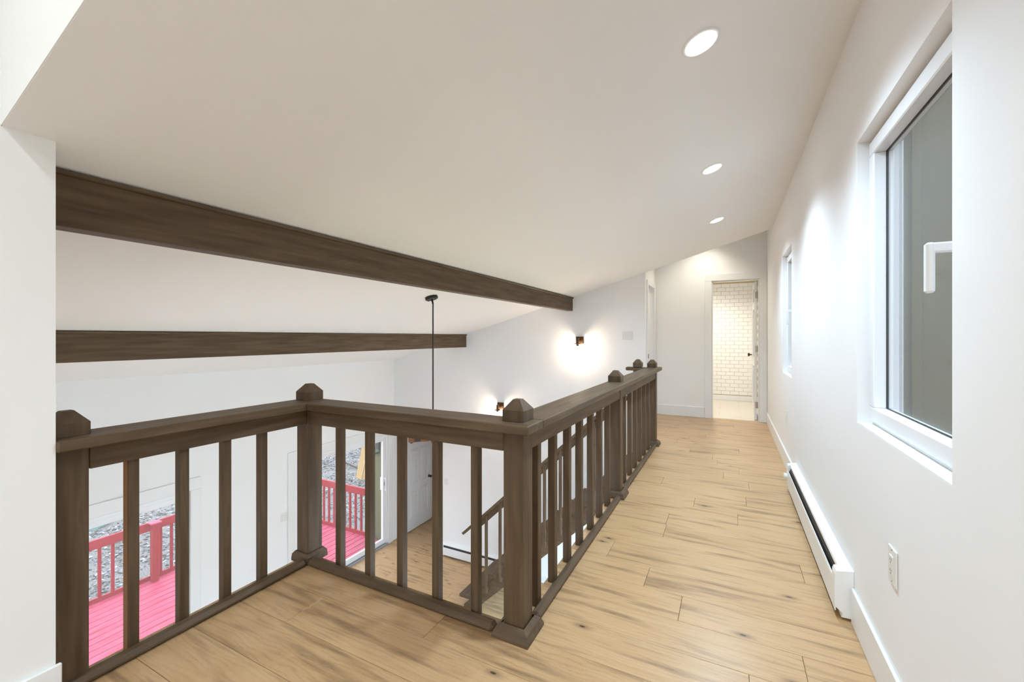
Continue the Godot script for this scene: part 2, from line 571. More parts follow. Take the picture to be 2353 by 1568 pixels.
func window_wall() -> Array:
	var a := XR
	var b := XR + 0.15
	var out := [[Vector3(a, LOW - 0.2, -9.45), Vector3(b, 0.877, 1.75)], [Vector3(a, 2.06, -9.45), Vector3(b, 3.4, 1.75)]]
	var edges := [1.75, -1.405, -2.27, -4.416, -5.13, -9.45]
	for k in [0, 2, 4]:
		out.append([Vector3(a, 0.877, edges[k + 1]), Vector3(b, 2.06, edges[k])])
	return out

func make_bathroom():
	var w := struct("wall_bathroom", "bathroom wall of white subway tiles")
	var zt := -9.29
	bb(w, "grout_bed", Vector3(-1.07, -0.1, zt - 0.1), Vector3(XR, 2.5, zt - 0.006), M.grout)
	var tw := 0.152
	var th := 0.0745
	var tile_mesh := box_mesh(Vector3(tw - 0.0035, th - 0.0035, 0.012), 0.0012)
	for r in 29:
		var y := 0.115 + th * (r + 0.5)
		var x := -0.53 + (tw * 0.5 if r % 2 == 1 else 0.0)
		while x < XR - 0.02:
			var l := minf(x + tw / 2, XR) - (x - tw / 2)
			if l > tw - 0.001:
				put(w, "tile", tile_mesh, M.tile, Vector3(x, y, zt - 0.003))
			else:
				bx(w, "tile", Vector3(x - tw / 2 + l / 2, y, zt - 0.003), Vector3(l - 0.0035, th - 0.0035, 0.012), M.tile, 0.0012)
			x += tw
	bb(w, "side_wall", Vector3(-1.19, -0.1, -9.4), Vector3(-1.07, 2.5, -7.26), M.wall)
	bb(w, "skirting", Vector3(-1.07, 0.0, zt), Vector3(XR, 0.105, zt + 0.015), M.trim, 0.004)
	var f := struct("floor_bathroom", "pale bathroom floor")
	var bz := -7.21
	bb(f, "floor_bed", Vector3(-1.07, -0.2, -9.4), Vector3(XR, -0.012, -7.2), M.grout)
	var k := 0
	while bz > zt:
		var e := maxf(bz - 0.3, zt)
		for q in 3:
			var xa := -1.07 + q * 0.61 - (0.3 if k % 2 == 1 else 0.0)
			bb(f, "tile", Vector3(maxf(xa, -1.07) + 0.001, -0.012, e + 0.001), Vector3(minf(xa + 0.61, XR) - 0.001, 0.0, bz - 0.001), M.bathfloor, 0.001)
		bz -= 0.3
		k += 1

# ---------------------------------------------------------------- trim and doors
func make_trim():
	var b := struct("baseboard_right", "white baseboard along the right wall")
	bb(b, "board", Vector3(XR - 0.013, 0.0005, -2.31), Vector3(XR - 0.0005, 0.155, 1.6), M.trim, 0.004)
	bb(b, "board", Vector3(XR - 0.013, 0.0005, -7.125), Vector3(XR - 0.0005, 0.155, -4.12), M.trim, 0.004)
	b = struct("baseboard_end", "white baseboard on the wall beside the bathroom door")
	bb(b, "board", Vector3(-1.07, 0.0005, -7.1395), Vector3(-0.345, 0.165, -7.125), M.trim, 0.004)
	b = struct("baseboard_near", "white baseboard wrapping the end of the landing wall")
	joined(b, "board", [[Vector3(-1.9995, 0.0005, -0.582), Vector3(-1.986, 0.15, 1.6)]], M.trim, 0.003)
	b = struct("baseboard_far", "white baseboard under the stairs on the far wall")
	bb(b, "board", Vector3(-3.0, LOW + 0.0005, ZF + 0.0005), Vector3(XR - 0.001, LOW + 0.12, ZF + 0.013), M.trim, 0.004)
	b = struct("baseboard_left", "white baseboard on the eave wall between the sliding doors")
	bb(b, "board", Vector3(XL + 0.0005, LOW + 0.0005, -4.03), Vector3(XL + 0.013, LOW + 0.12, -2.9), M.trim, 0.004)
	# casings
	var t := struct("trim_1", "white casing round the bathroom door")
	var z0 := -7.1395
	joined(t, "casing", [[Vector3(-0.34, 0.0005, z0), Vector3(-0.245, 2.085, z0 + 0.018)], [Vector3(0.383, 0.0005, z0), Vector3(XR - 0.002, 2.085, z0 + 0.018)], [Vector3(-0.34, 2.085, z0), Vector3(XR - 0.002, 2.187, z0 + 0.018)]], M.trim, 0.003)
	joined(t, "jamb", [[Vector3(-0.2449, 0.0005, -7.2599), Vector3(-0.232, 2.072, -7.141)], [Vector3(0.37, 0.0005, -7.2599), Vector3(0.3829, 2.072, -7.141)], [Vector3(-0.2449, 2.072, -7.2599), Vector3(0.3829, 2.0849, -7.141)]], M.trim, 0.002)
	var n := 2
	for s in [[-0.75, -2.78], [-4.15, -6.09]]:
		t = struct("trim_%d" % n, "white casing round a sliding door of the eave wall")
		n += 1
		var xa := XL + 0.0005
		joined(t, "casing", [[Vector3(xa, LOW + 0.0005, s[0]), Vector3(xa + 0.018, -0.60, s[0] + 0.11)], [Vector3(xa, LOW + 0.0005, s[1] - 0.11), Vector3(xa + 0.018, -0.60, s[1])], [Vector3(xa, -0.60, s[1] - 0.11), Vector3(xa + 0.018, -0.46, s[0] + 0.11)]], M.trim, 0.004)

func knob(parent: Node3D, called: String, at: Vector3, dir: Vector3, m: Material):
	var o := put(parent, called, lathe([Vector2(0.0, 0.0), Vector2(0.03, 0.0), Vector2(0.03, 0.006), Vector2(0.010, 0.010), Vector2(0.010, 0.035), Vector2(0.024, 0.043), Vector2(0.028, 0.055), Vector2(0.022, 0.066), Vector2(0.0, 0.069)], 20), m, at)
	var y := dir.normalized()
	var x := y.cross(Vector3(0.2, 0.9, 0.37)).normalized()
	o.basis = Basis(x, y, x.cross(y))
	return o

# slab in the x plane with six raised panels on the +x face
func panelled(d: Node3D, x0: float, x1: float, y0: float, z_lo: float, z_hi: float, h: float, side: float):
	bb(d, "slab", Vector3(x0, y0, z_lo), Vector3(x1, y0 + h, z_hi), M.trim, 0.002)
	var wd := z_hi - z_lo
	var face := x1 if side > 0 else x0
	for r in [[0.115, 0.39], [0.45, 0.80], [0.855, 0.95]]:
		for cidx in 2:
			var za := z_lo + wd * (0.15 if cidx == 0 else 0.55)
			var zb := za + wd * 0.30
			var ya: float = y0 + h * r[0]
			var yb: float = y0 + h * r[1]
			var st := st_new()
			var o := face
			for e in [[Vector3(o, ya, za), Vector3(o + side * 0.011, ya + 0.018, zb)], [Vector3(o, yb - 0.018, za), Vector3(o + side * 0.011, yb, zb)], [Vector3(o, ya + 0.018, za), Vector3(o + side * 0.011, yb - 0.018, za + 0.018)], [Vector3(o, ya + 0.018, zb - 0.018), Vector3(o + side * 0.011, yb - 0.018, zb)]]:
				add_box(st, (e[0] + e[1]) * 0.5, (e[1] - e[0]).abs(), 0.005)
			add_box(st, Vector3(o + side * 0.003, (ya + yb) / 2, (za + zb) / 2), Vector3(0.012, yb - ya - 0.07, zb - za - 0.07), 0.0054)
			put(d, "panel", done(st), M.trim)

func make_doors():
	# bathroom door, swung into the bathroom
	var d := struct("door_1", "white bathroom door standing open, seen on its hinged edge", Vector3(0.35, 0.0, -7.2))
	panelled(d, 0.325, 0.36, 0.012, -7.88, -7.265, 2.05, -1.0)
	var z := -7.262
	for y in [0.23, 1.06, 1.86]:
		var hg := joined(d, "hinge", [[Vector3(0.336, y - 0.045, z), Vector3(0.366, y + 0.045, z + 0.004)]], M.nickel, 0.001)
		rod(hg, "hinge_pin", Vector3(0.3655, y - 0.048, z + 0.004), Vector3(0.3655, y + 0.048, z + 0.004), 0.006, M.nickel)
	knob(d, "knob", Vector3(0.325, 0.955, -7.82), Vector3(-1, 0, 0), M.bronze)
	# side door of the end alcove
	d = struct("door_2", "white side door beside the far wall, with a dark strike plate")
	bb(d, "slab", Vector3(-1.15, 0.01, -6.985), Vector3(-1.115, 1.985, -6.455), M.trim, 0.002)
	joined(d, "casing", [[Vector3(-1.0695, 0.0005, -6.445), Vector3(-1.055, 2.0, ZF - 0.115)], [Vector3(-1.0695, 0.0005, -7.124), Vector3(-1.055, 2.0, -6.995)], [Vector3(-1.0695, 2.0, -7.124), Vector3(-1.055, 2.07, ZF - 0.115)]], M.trim, 0.003)
	bb(d, "strike_plate", Vector3(-1.055, 0.925, -6.435), Vector3(-1.051, 0.99, -6.40), M.black, 0.001)
	# front door in the hall
	d = struct("door_3", "white six-panel entrance door with a black knob in the hall below")
	panelled(d, XL + 0.002, XL + 0.04, LOW + 0.012, -7.34, -6.55, 2.03, 1.0)
	knob(d, "knob", Vector3(XL + 0.04, -1.72, -7.27), Vector3(1, 0, 0), M.black)
	# sliding doors
	slider("door_4", "sliding glass door nearest the left edge, looking onto the pink deck", -2.77, -0.76, -1.7, false)
	slider("door_5", "sliding glass door with a white pull handle beside the hall", -6.08, -4.16, -5.02, true)

func slider(called: String, label: String, z0: float, z1: float, zm: float, handle: bool):
	var d := struct(called, label)
	var xo := XL - 0.13
	var xi := XL - 0.005
	var yt := -0.605
	joined(d, "frame", [[Vector3(xo, LOW + 0.03, z0 - 0.008), Vector3(xi, yt, z0 + 0.035)], [Vector3(xo, LOW + 0.03, z1 - 0.035), Vector3(xi, yt, z1 + 0.008)], [Vector3(xo, yt - 0.04, z0 + 0.035), Vector3(xi, yt, z1 - 0.035)]], M.vinyl, 0.003)
	joined(d, "track", [[Vector3(xo, LOW - 0.01, z0), Vector3(xi + 0.03, LOW + 0.022, z1)], [Vector3(XL - 0.045, LOW + 0.022, z0 + 0.035), Vector3(XL - 0.037, LOW + 0.034, z1 - 0.035)], [Vector3(XL - 0.02, LOW + 0.022, z0 + 0.035), Vector3(XL - 0.014, LOW + 0.03, z1 - 0.035)]], M.track, 0.002)
	for k in 2:
		var a := z0 + 0.036 if k == 0 else zm - 0.035
		var b := zm + 0.035 if k == 0 else z1 - 0.036
		var x1 := XL - 0.02 if k == 0 else XL - 0.075
		var x2 := x1 - 0.045
		var p := joined(d, "door_panel", [[Vector3(x2, LOW + 0.035, a), Vector3(x1, yt - 0.042, a + 0.062)], [Vector3(x2, LOW + 0.035, b - 0.062), Vector3(x1, yt - 0.042, b)], [Vector3(x2, LOW + 0.035, a + 0.062), Vector3(x1, LOW + 0.125, b - 0.062)], [Vector3(x2, yt - 0.105, a + 0.062), Vector3(x1, yt - 0.042, b - 0.062)]], M.vinyl, 0.003)
		bb(p, "pane", Vector3(x2 + 0.020, LOW + 0.12, a + 0.057), Vector3(x2 + 0.0245, yt - 0.10, b - 0.057), M.glass)
		if handle and k == 0:
			for s in [1.0, -1.0]:
				var xf := x1 if s > 0 else x2
				var zc := a + 0.031
				joined(p, "handle", [[Vector3(xf, -1.64, zc - 0.010), Vector3(xf + s * 0.045, -1.615, zc + 0.010)], [Vector3(xf, -1.425, zc - 0.010), Vector3(xf + s * 0.045, -1.40, zc + 0.010)], [Vector3(xf + s * 0.030, -1.64, zc - 0.011), Vector3(xf + s * 0.048, -1.40, zc + 0.011)]], M.vinyl, 0.006)
			bb(p, "lock", Vector3(x1, -1.55, a + 0.022), Vector3(x1 + 0.006, -1.48, a + 0.042), M.nickel, 0.002)

# tilt-and-turn window in the right wall
func window(called: String, label: String, z0: float, z1: float):
	var w := struct(called, label)
	var y0 := 0.877
	var y1 := 2.06
	var a := XR + 0.042
	var b := XR + 0.14
	var ring := func(x0: float, x1: float, i: float, t: float) -> Array:
		return [[Vector3(x0, y0 + i, z0 + i), Vector3(x1, y0 + i + t, z1 - i)], [Vector3(x0, y1 - i - t, z0 + i), Vector3(x1, y1 - i, z1 - i)], [Vector3(x0, y0 + i + t, z0 + i), Vector3(x1, y1 - i - t, z0 + i + t)], [Vector3(x0, y0 + i + t, z1 - i - t), Vector3(x1, y1 - i - t, z1 - i)]]
	joined(w, "window_frame", ring.call(a + 0.006, b, 0.0005, 0.03), M.vinyl, 0.002)
	var s := joined(w, "sash", ring.call(a - 0.006, a + 0.06, 0.018, 0.058), M.vinyl, 0.004)
	joined(s, "gasket", ring.call(a + 0.034, a + 0.042, 0.0745, 0.004), M.black, 0.0)
	bb(s, "pane", Vector3(a + 0.036, y0 + 0.073, z0 + 0.073), Vector3(a + 0.040, y1 - 0.073, z1 - 0.073), M.glass)
	var h := joined(w, "handle", [[Vector3(a - 0.017, 1.433, z1 - 0.066), Vector3(a - 0.006, 1.503, z1 - 0.038)], [Vector3(a - 0.073, 1.454, z1 - 0.062), Vector3(a - 0.015, 1.480, z1 - 0.042)]], M.vinyl, 0.004)
	joined(h, "lever", [[Vector3(a - 0.076, 1.352, z1 - 0.064), Vector3(a - 0.058, 1.481, z1 - 0.040)]], M.vinyl, 0.005)
	joined(w, "insect_screen", [[Vector3(b - 0.012, y0 + 0.03, z0 + 0.03), Vector3(b - 0.011, y1 - 0.03, z1 - 0.03)]], M.screen)
	joined(w, "sill", [[Vector3(XR + 0.0005, y0 + 0.0003, z0 + 0.0005), Vector3(a + 0.006, y0 + 0.004, z1 - 0.0005)]], M.trim, 0.001)

# glazed opening in the wall behind the viewer: its daylight falls on the landing and the near wall
func back_window():
	var w := struct("window_3", "wide glazed opening behind the viewer")
	joined(w, "window_frame", [[Vector3(-1.7995, 0.0805, 1.62), Vector3(-1.75, 2.0995, 1.72)], [Vector3(0.15, 0.0805, 1.62), Vector3(0.1995, 2.0995, 1.72)], [Vector3(-1.75, 0.0805, 1.62), Vector3(0.15, 0.13, 1.72)], [Vector3(-1.75, 2.05, 1.62), Vector3(0.15, 2.0995, 1.72)], [Vector3(-0.83, 0.13, 1.63), Vector3(-0.77, 2.05, 1.71)]], M.vinyl, 0.003)
	for x in [[-1.755, -0.825], [-0.775, 0.155]]:
		bb(w, "pane", Vector3(x[0], 0.125, 1.668), Vector3(x[1], 2.055, 1.673), M.glass)

# ---------------------------------------------------------------- railing
func post(parent: Node3D, x: float, z: float, base := true, y0 := 0.0005, foot := 0.083):
	var p := bb(parent, "post", Vector3(x - 0.046, y0, z - 0.046), Vector3(x + 0.046, RAIL - 0.0388, z + 0.046), M.dark_y, 0.003)
	var st := st_new()
	var a := 0.049
	var b := 0.016
	var h1 := 0.046
	var h2 := 0.088
	var top := []
	var sh := []
	var bot := []
	for q in [[-1, -1], [1, -1], [1, 1], [-1, 1]]:
		bot.append(Vector3(q[0] * a, 0.0005, q[1] * a)); sh.append(Vector3(q[0] * a, h1, q[1] * a)); top.append(Vector3(q[0] * b, h2, q[1] * b))
	for i in 4:
		var j := (i + 1) % 4
		var n: Vector3 = (bot[i] + bot[j]) * 0.5
		n.y = 0
		quad(st, bot[i], bot[j], sh[j], sh[i], n)
		quad(st, sh[i], sh[j], top[j], top[i], n + Vector3(0, 0.04, 0))
	quad(st, top[0], top[1], top[2], top[3], Vector3.UP)
	quad(st, bot[0], bot[1], bot[2], bot[3], Vector3.DOWN)
	put(p, "post_cap", done(st), M.dark_y, Vector3(x, RAIL, z))
	if base:
		st = st_new()
		a = foot
		b = 0.052
		h1 = 0.012
		h2 = 0.052
		top = []; sh = []; bot = []
		for q in [[-1, -1], [1, -1], [1, 1], [-1, 1]]:
			bot.append(Vector3(q[0] * a, 0.0005, q[1] * a)); sh.append(Vector3(q[0] * a, h1, q[1] * a)); top.append(Vector3(q[0] * b, h2, q[1] * b))
		for i in 4:
			var j := (i + 1) % 4
			var n: Vector3 = (bot[i] + bot[j]) * 0.5
			n.y = 0
			quad(st, bot[i], bot[j], sh[j], sh[i], n)
			var m1: Vector3 = sh[i].lerp(top[i], 0.5) + (sh[i] - Vector3(0, sh[i].y, 0)).normalized() * 0.006 + Vector3(0, 0.005, 0)
			var m2: Vector3 = sh[j].lerp(top[j], 0.5) + (sh[j] - Vector3(0, sh[j].y, 0)).normalized() * 0.006 + Vector3(0, 0.005, 0)
			quad(st, sh[i], sh[j], m2, m1, n + Vector3(0, 0.06, 0))
			quad(st, m1, m2, top[j], top[i], n + Vector3(0, 0.1, 0))
		put(p, "plinth", done(st), M.dark_x, Vector3(x, 0, z))
	return p

func make_railing():
	var px := -0.795        # centre line of the corridor run
	var pz := -1.610        # centre line of the cross run
	var lx := -2.10         # centre line of the landing run
	var yb := 0.762
	var yc := RAIL - 0.038
	var cat := "railing"
	# landing run, along z on the left
	var r := thing("loft_railing", "dark stained railing section at the left, running from white wall to inner corner", cat, Vector3(lx, 0, -1.1), "loft railings")
	post(r, lx, -0.625, false)
	post(r, lx, pz, true, 0.0005, 0.066)
	bb(r, "handrail", Vector3(lx - 0.062, yc, pz - 0.050), Vector3(lx + 0.115, RAIL, -0.571), M.dark_z, 0.004)
	bb(r, "apron", Vector3(lx + 0.004, yb, pz + 0.047), Vector3(lx + 0.042, yc - 0.0005, -0.674), M.dark_z, 0.003)
	for k in 4:
		var zc := -0.812 - 0.1755 * k
		var bal := bb(r, "baluster", Vector3(lx - 0.024, 0.0005, zc - 0.019), Vector3(lx + 0.014, yb - 0.0005, zc + 0.019), M.dark_y, 0.003)
		if k == 0:
			sublabel(bb(bal, "bare_face", Vector3(lx - 0.021, 0.001, zc + 0.0185), Vector3(lx + 0.011, yb - 0.001, zc + 0.0196), M.bare_y, 0.0), "unstained amber side of the baluster")
	bb(r, "base_moulding", Vector3(lx + 0.015, 0.0005, pz + 0.0675), Vector3(lx + 0.072, 0.036, -0.585), M.dark_z, 0.014)
	# cross run, along x
	r = thing("loft_railing", "dark stained railing section across the middle, between the two corner posts", cat, Vector3(-1.45, 0, pz), "loft railings")
	bb(r, "handrail", Vector3(lx + 0.1155, yc, pz - 0.050), Vector3(px + 0.095, RAIL, pz + 0.108), M.dark_x, 0.004)
	bb(r, "apron", Vector3(lx + 0.047, yb, pz + 0.004), Vector3(px - 0.047, yc - 0.0005, pz + 0.042), M.dark_x, 0.003)
	for k in 5:
		var xc := -1.86 + 0.2138 * k
		bb(r, "baluster", Vector3(xc - 0.019, 0.0005, pz - 0.024), Vector3(xc + 0.019, yb - 0.0005, pz + 0.014), M.dark_y, 0.003)
	bb(r, "base_moulding", Vector3(lx + 0.0675, 0.0005, pz + 0.015), Vector3(px - 0.085, 0.036, pz + 0.072), M.dark_x, 0.014)
	# corridor run, along z
	r = thing("loft_railing", "long dark stained railing section along the corridor to the stair head", cat, Vector3(px, 0, -3.3), "loft railings")
	post(r, px, pz, true)
	post(r, px, -3.34, true)
	post(r, px, -5.10, true)
	bb(r, "handrail", Vector3(px - 0.062, yc, -5.19), Vector3(px + 0.095, RAIL, pz - 0.0505), M.dark_z, 0.004)
	bb(r, "apron", Vector3(px + 0.004, yb, -3.293), Vector3(px + 0.042, yc - 0.0005, pz - 0.047), M.dark_z, 0.003)
	bb(r, "apron", Vector3(px + 0.004, yb, -5.053), Vector3(px + 0.042, yc - 0.0005, -3.387), M.dark_z, 0.003)
	for z in [-1.789, -1.997, -2.213, -2.426, -2.653, -2.861, -3.079, -3.62, -3.86, -4.09, -4.33, -4.57, -4.81]:
		bb(r, "baluster", Vector3(px - 0.024, 0.0005, z - 0.038), Vector3(px + 0.014, yb - 0.0005, z), M.dark_y, 0.003)
	bb(r, "base_moulding", Vector3(px + 0.015, 0.0005, -3.255), Vector3(px + 0.060, 0.036, pz - 0.085), M.dark_z, 0.014)
	bb(r, "base_moulding", Vector3(px + 0.015, 0.0005, -5.015), Vector3(px + 0.060, 0.036, -3.425), M.dark_z, 0.014)
	# short return at the stair head
	bb(r, "return_rail", Vector3(-1.09, yc - 0.005, -5.16), Vector3(px - 0.063, RAIL - 0.005, -5.05), M.dark_x, 0.010)
	post(r, -0.955, -5.10, false, -0.2035)

# ---------------------------------------------------------------- stairs
func make_stairs():
	var n := 13
	var rise := -LOW / n
	var run := 0.2185
	var x0 := -3.475
	var t := thing("staircase", "open dark brown staircase climbing along the far wall to the loft", "staircase", Vector3(-2.2, LOW, -5.6))
	var za := -6.22
	var zn := -5.12
	for k in 11:
		var xa := x0 + run * k
		var y := LOW + rise * (k + 1)
		bb(t, "tread", Vector3(xa, y - 0.042, za + 0.04), Vector3(xa + 0.255, y, zn), M.dark_z, 0.004)
	var ang := atan2(rise, run)
	for z in [zn - 0.05, za + 0.02]:
		var pts := PackedVector2Array()
		var m := rise / run
		var f := func(x: float, d: float) -> float:
			return LOW + rise + (x - x0) * m + d
		var xe := -1.01
		pts = PackedVector2Array([Vector2(x0 + 0.06, LOW + 0.001), Vector2(x0 + 0.215, LOW + 0.001), Vector2(xe, f.call(xe, -0.40)), Vector2(xe, f.call(xe, -0.21)), Vector2(x0 + 0.06, f.call(x0 + 0.06, -0.21))])
		prism(t, "stringer", pts, 2, z - 0.02, z + 0.02, M.dark_x)
	# handrail with a board beneath and balusters on the tread ends
	var m2 := 0.945
	var xa2 := -3.40
	var ya2 := -1.555
	var xb2 := -1.045
	var yb2 := ya2 + (xb2 - xa2) * m2
	var a2 := atan(m2)
	var mid := Vector3((xa2 + xb2) / 2, (ya2 + yb2) / 2, zn + 0.0)
	var len_ := Vector2(xb2 - xa2, yb2 - ya2).length()
	bx(t, "handrail", mid + Vector3(0.012, -0.012, 0), Vector3(len_, 0.036, 0.11), M.dark_x, 0.004, Vector3(0, 0, a2))
	bx(t, "under_rail", mid + Vector3(0.10, 0.0, -0.01), Vector3(len_ - 0.40, 0.075, 0.036), M.dark_x, 0.003, Vector3(0, 0, a2))
	for k in 10:
		var xc := x0 + run * (k + 1) + 0.245
		var yt := ya2 + (xc - xa2) * m2 - 0.045
		var yl := LOW + rise * (k + 2) - 0.05
		bb(t, "baluster", Vector3(xc - 0.018, yl, zn + 0.001), Vector3(xc + 0.018, yt, zn + 0.036), M.dark_y, 0.003)

# ---------------------------------------------------------------- beams
func make_beams():
	var info := [[-2.15, 1.640, "dark stained ceiling beam nearest the ridge, the higher of the two"], [-4.095, 1.060, "dark stained ceiling beam lower on the slope, the farther of the two"]]
	for q in info:
		var xr: float = q[0]
		var yb: float = q[1]
		var t := thing("ceiling_beam", q[2], "beam", Vector3(xr - 0.045, yb, -3.4), "ceiling beams")
		prism(t, "beam", PackedVector2Array([Vector2(xr, yb), Vector2(xr - 0.09, yb), Vector2(xr - 0.09, ceil_y(xr - 0.09) - 0.0005), Vector2(xr, ceil_y(xr) - 0.0005)]), 2, ZF + 0.0005, -0.5705, M.dark_z)
		var st := st_new()
		var y := ceil_y(xr) + 0.003
		var pts := PackedVector2Array()
		pts.append(Vector2(xr + 0.0005, y - 0.024))
		for k in 7:
			var a := -PI / 2 + PI * 0.55 * k / 6.0
			pts.append(Vector2(xr + 0.004 + 0.014 * cos(a), y - 0.010 + 0.014 * sin(a)))
		pts.append(Vector2(xr + 0.0005, y - 0.001))
		add_prism(st, pts, 2, ZF + 0.0005, -0.5705)
		put(t, "moulding", done(st), M.dark_z)

# ---------------------------------------------------------------- fittings
func sconce(label: String, x: float, y: float):
	var t := thing("wall_sconce", label, "wall lamp", Vector3(x, y, ZF), "wall sconces on the far wall")
	bb(t, "back_plate", Vector3(x - 0.06, y - 0.055, ZF + 0.0005), Vector3(x + 0.06, y + 0.055, ZF + 0.018), M.bronze, 0.003)
	bb(t, "arm", Vector3(x - 0.010, y - 0.010, ZF + 0.018), Vector3(x + 0.010, y + 0.010, ZF + 0.10), M.bronze, 0.003)
	var c := Vector3(x, y, ZF + 0.11)
	put(t, "socket", lathe([Vector2(0, 0.03), Vector2(0.021, 0.03), Vector2(0.021, -0.045), Vector2(0.052, -0.047), Vector2(0.052, -0.058), Vector2(0.019, -0.060), Vector2(0.019, -0.085), Vector2(0, -0.085)], 24, false), M.bronze, c)
	put(t, "bulb", lathe([Vector2(0.013, -0.085), Vector2(0.016, -0.095), Vector2(0.026, -0.118), Vector2(0.028, -0.135), Vector2(0.022, -0.152), Vector2(0.0, -0.162)], 20), M.warm, c)
	var l := OmniLight3D.new()
	l.name = "wall_sconce_bulb_light"
	l.light_color = Color(1.0, 0.93, 0.84)
	l.light_energy = SCONCE_ENERGY
	l.light_size = 0.025
	l.omni_range = 20.0
	l.omni_attenuation = 2.0
	l.shadow_enabled = true
	t.add_child(l)
	l.position = Vector3(0, -0.125, 0.11)

func make_pendant():
	var cx := -2.79
	var cz := -3.592
	var cy := ceil_y(cx)
	var t := thing("chandelier", "black rod chandelier with wooden cross arms hanging from the vaulted ceiling", "chandelier", Vector3(cx, 0.12, cz))
	var cp := put(t, "canopy", lathe([Vector2(0, 0.0), Vector2(0.066, 0.0), Vector2(0.066, -0.026), Vector2(0.060, -0.030), Vector2(0, -0.030)], 32, false), M.iron, Vector3(cx, cy, cz))
	cp.rotation.z = atan(SLOPE)
	for s in [-1.0, 1.0]:
		var sc := put(cp, "screw", lathe([Vector2(0.007, -0.030), Vector2(0.007, -0.036), Vector2(0, -0.037)], 10), M.black, Vector3(cx, cy, cz))
		sc.position = Vector3(s * 0.045, 0, 0)
		sc.rotation = Vector3.ZERO
	rod(t, "swivel", Vector3(cx + 0.008, cy - 0.026, cz), Vector3(cx + 0.022, cy - 0.075, cz), 0.010, M.black)
	rod(t, "rod", Vector3(cx + 0.022, cy - 0.07, cz), Vector3(cx + 0.022, 0.32, cz), 0.0075, M.black)
	var hub := Vector3(cx + 0.022, 0.215, cz)
	put(t, "hub", lathe([Vector2(0, 0.12), Vector2(0.02, 0.115), Vector2(0.03, 0.06), Vector2(0.03, -0.06), Vector2(0, -0.065)], 16, false), M.iron, hub)
	for k in 4:
		var d := Vector3(1, 0, 0).rotated(Vector3.UP, PI / 2 * k + PI / 4)
		var a := bx(t, "arm", hub + d * 0.145 + Vector3(0, -0.03, 0), Vector3(0.21, 0.06, 0.06), M.amber, 0.004, Vector3(0, PI / 2 * k + PI / 4, 0))
		rod(a, "strap", hub + d * 0.12 + Vector3(0, -0.045, 0), hub + d * 0.12 + Vector3(0, 0.012, 0), 0.046, M.iron, 4).rotation = Vector3(0, PI / 4, 0)
		var tip := hub + d * 0.22
		var cup := put(t, "candle_cup", lathe([Vector2(0, -0.075), Vector2(0.014, -0.073), Vector2(0.016, -0.062), Vector2(0.016, 0.0), Vector2(0.03, 0.004), Vector2(0.03, 0.012), Vector2(0.014, 0.014), Vector2(0.014, 0.09), Vector2(0, 0.09)], 14, false), M.black, tip)
		put(cup, "bulb", lathe([Vector2(0.008, 0.09), Vector2(0.016, 0.11), Vector2(0.014, 0.13), Vector2(0.004, 0.16), Vector2(0, 0.163)], 14), M.bulbglass, tip)

func plate(called: String, label: String, category: String, center: Vector3, normal: Vector3, w: float, h: float, kind: String, gangs := 1):
	var t := thing(called, label, category, center)
	var side := Vector3.UP.cross(normal)
	var size := normal.abs() * 0.006 + side.abs() * w + Vector3(0, h, 0)
	var at := center + normal * 0.0035
	bx(t, "cover_plate", at, size, M.plastic, 0.002)
	for g in gangs:
		var c := at + side * ((g - (gangs - 1) / 2.0) * 0.046) + normal * 0.004
		if kind == "outlet":
			var rc := bx(t, "receptacle", c, normal.abs() * 0.004 + side.abs() * 0.033 + Vector3(0, 0.067, 0), M.plastic, 0.001)
			for s in [-1.0, 1.0]:
				var st := st_new()
				var cc: Vector3 = c + Vector3(0, s * 0.018, 0) + normal * 0.0018 - t.position
				for e in [-0.006, 0.006]:
					add_box(st, cc + side * e + Vector3(0, 0.003, 0), normal.abs() * 0.001 + side.abs() * 0.002 + Vector3(0, 0.008, 0))
				add_box(st, cc + Vector3(0, -0.007, 0), normal.abs() * 0.001 + side.abs() * 0.004 + Vector3(0, 0.004, 0))
				put(rc, "slots", done(st), M.slot, t.position)
		else:
			bx(t, "rocker", c, normal.abs() * 0.005 + side.abs() * 0.033 + Vector3(0, 0.066, 0), M.plastic, 0.0015)
	for s in [-1.0, 1.0]:
		put(t, "screw", lathe([Vector2(0, 0.0008), Vector2(0.0025, 0.0005), Vector2(0.003, -0.0005)], 8), M.nickel, at + Vector3(0, s * (h / 2 - 0.008), 0) + normal * 0.0032, Vector3(0, 0, -PI / 2 if normal.x > 0.5 else (PI / 2 if normal.x < -0.5 else 0.0)) + Vector3(PI / 2 if absf(normal.z) > 0.5 else 0.0, 0, 0))

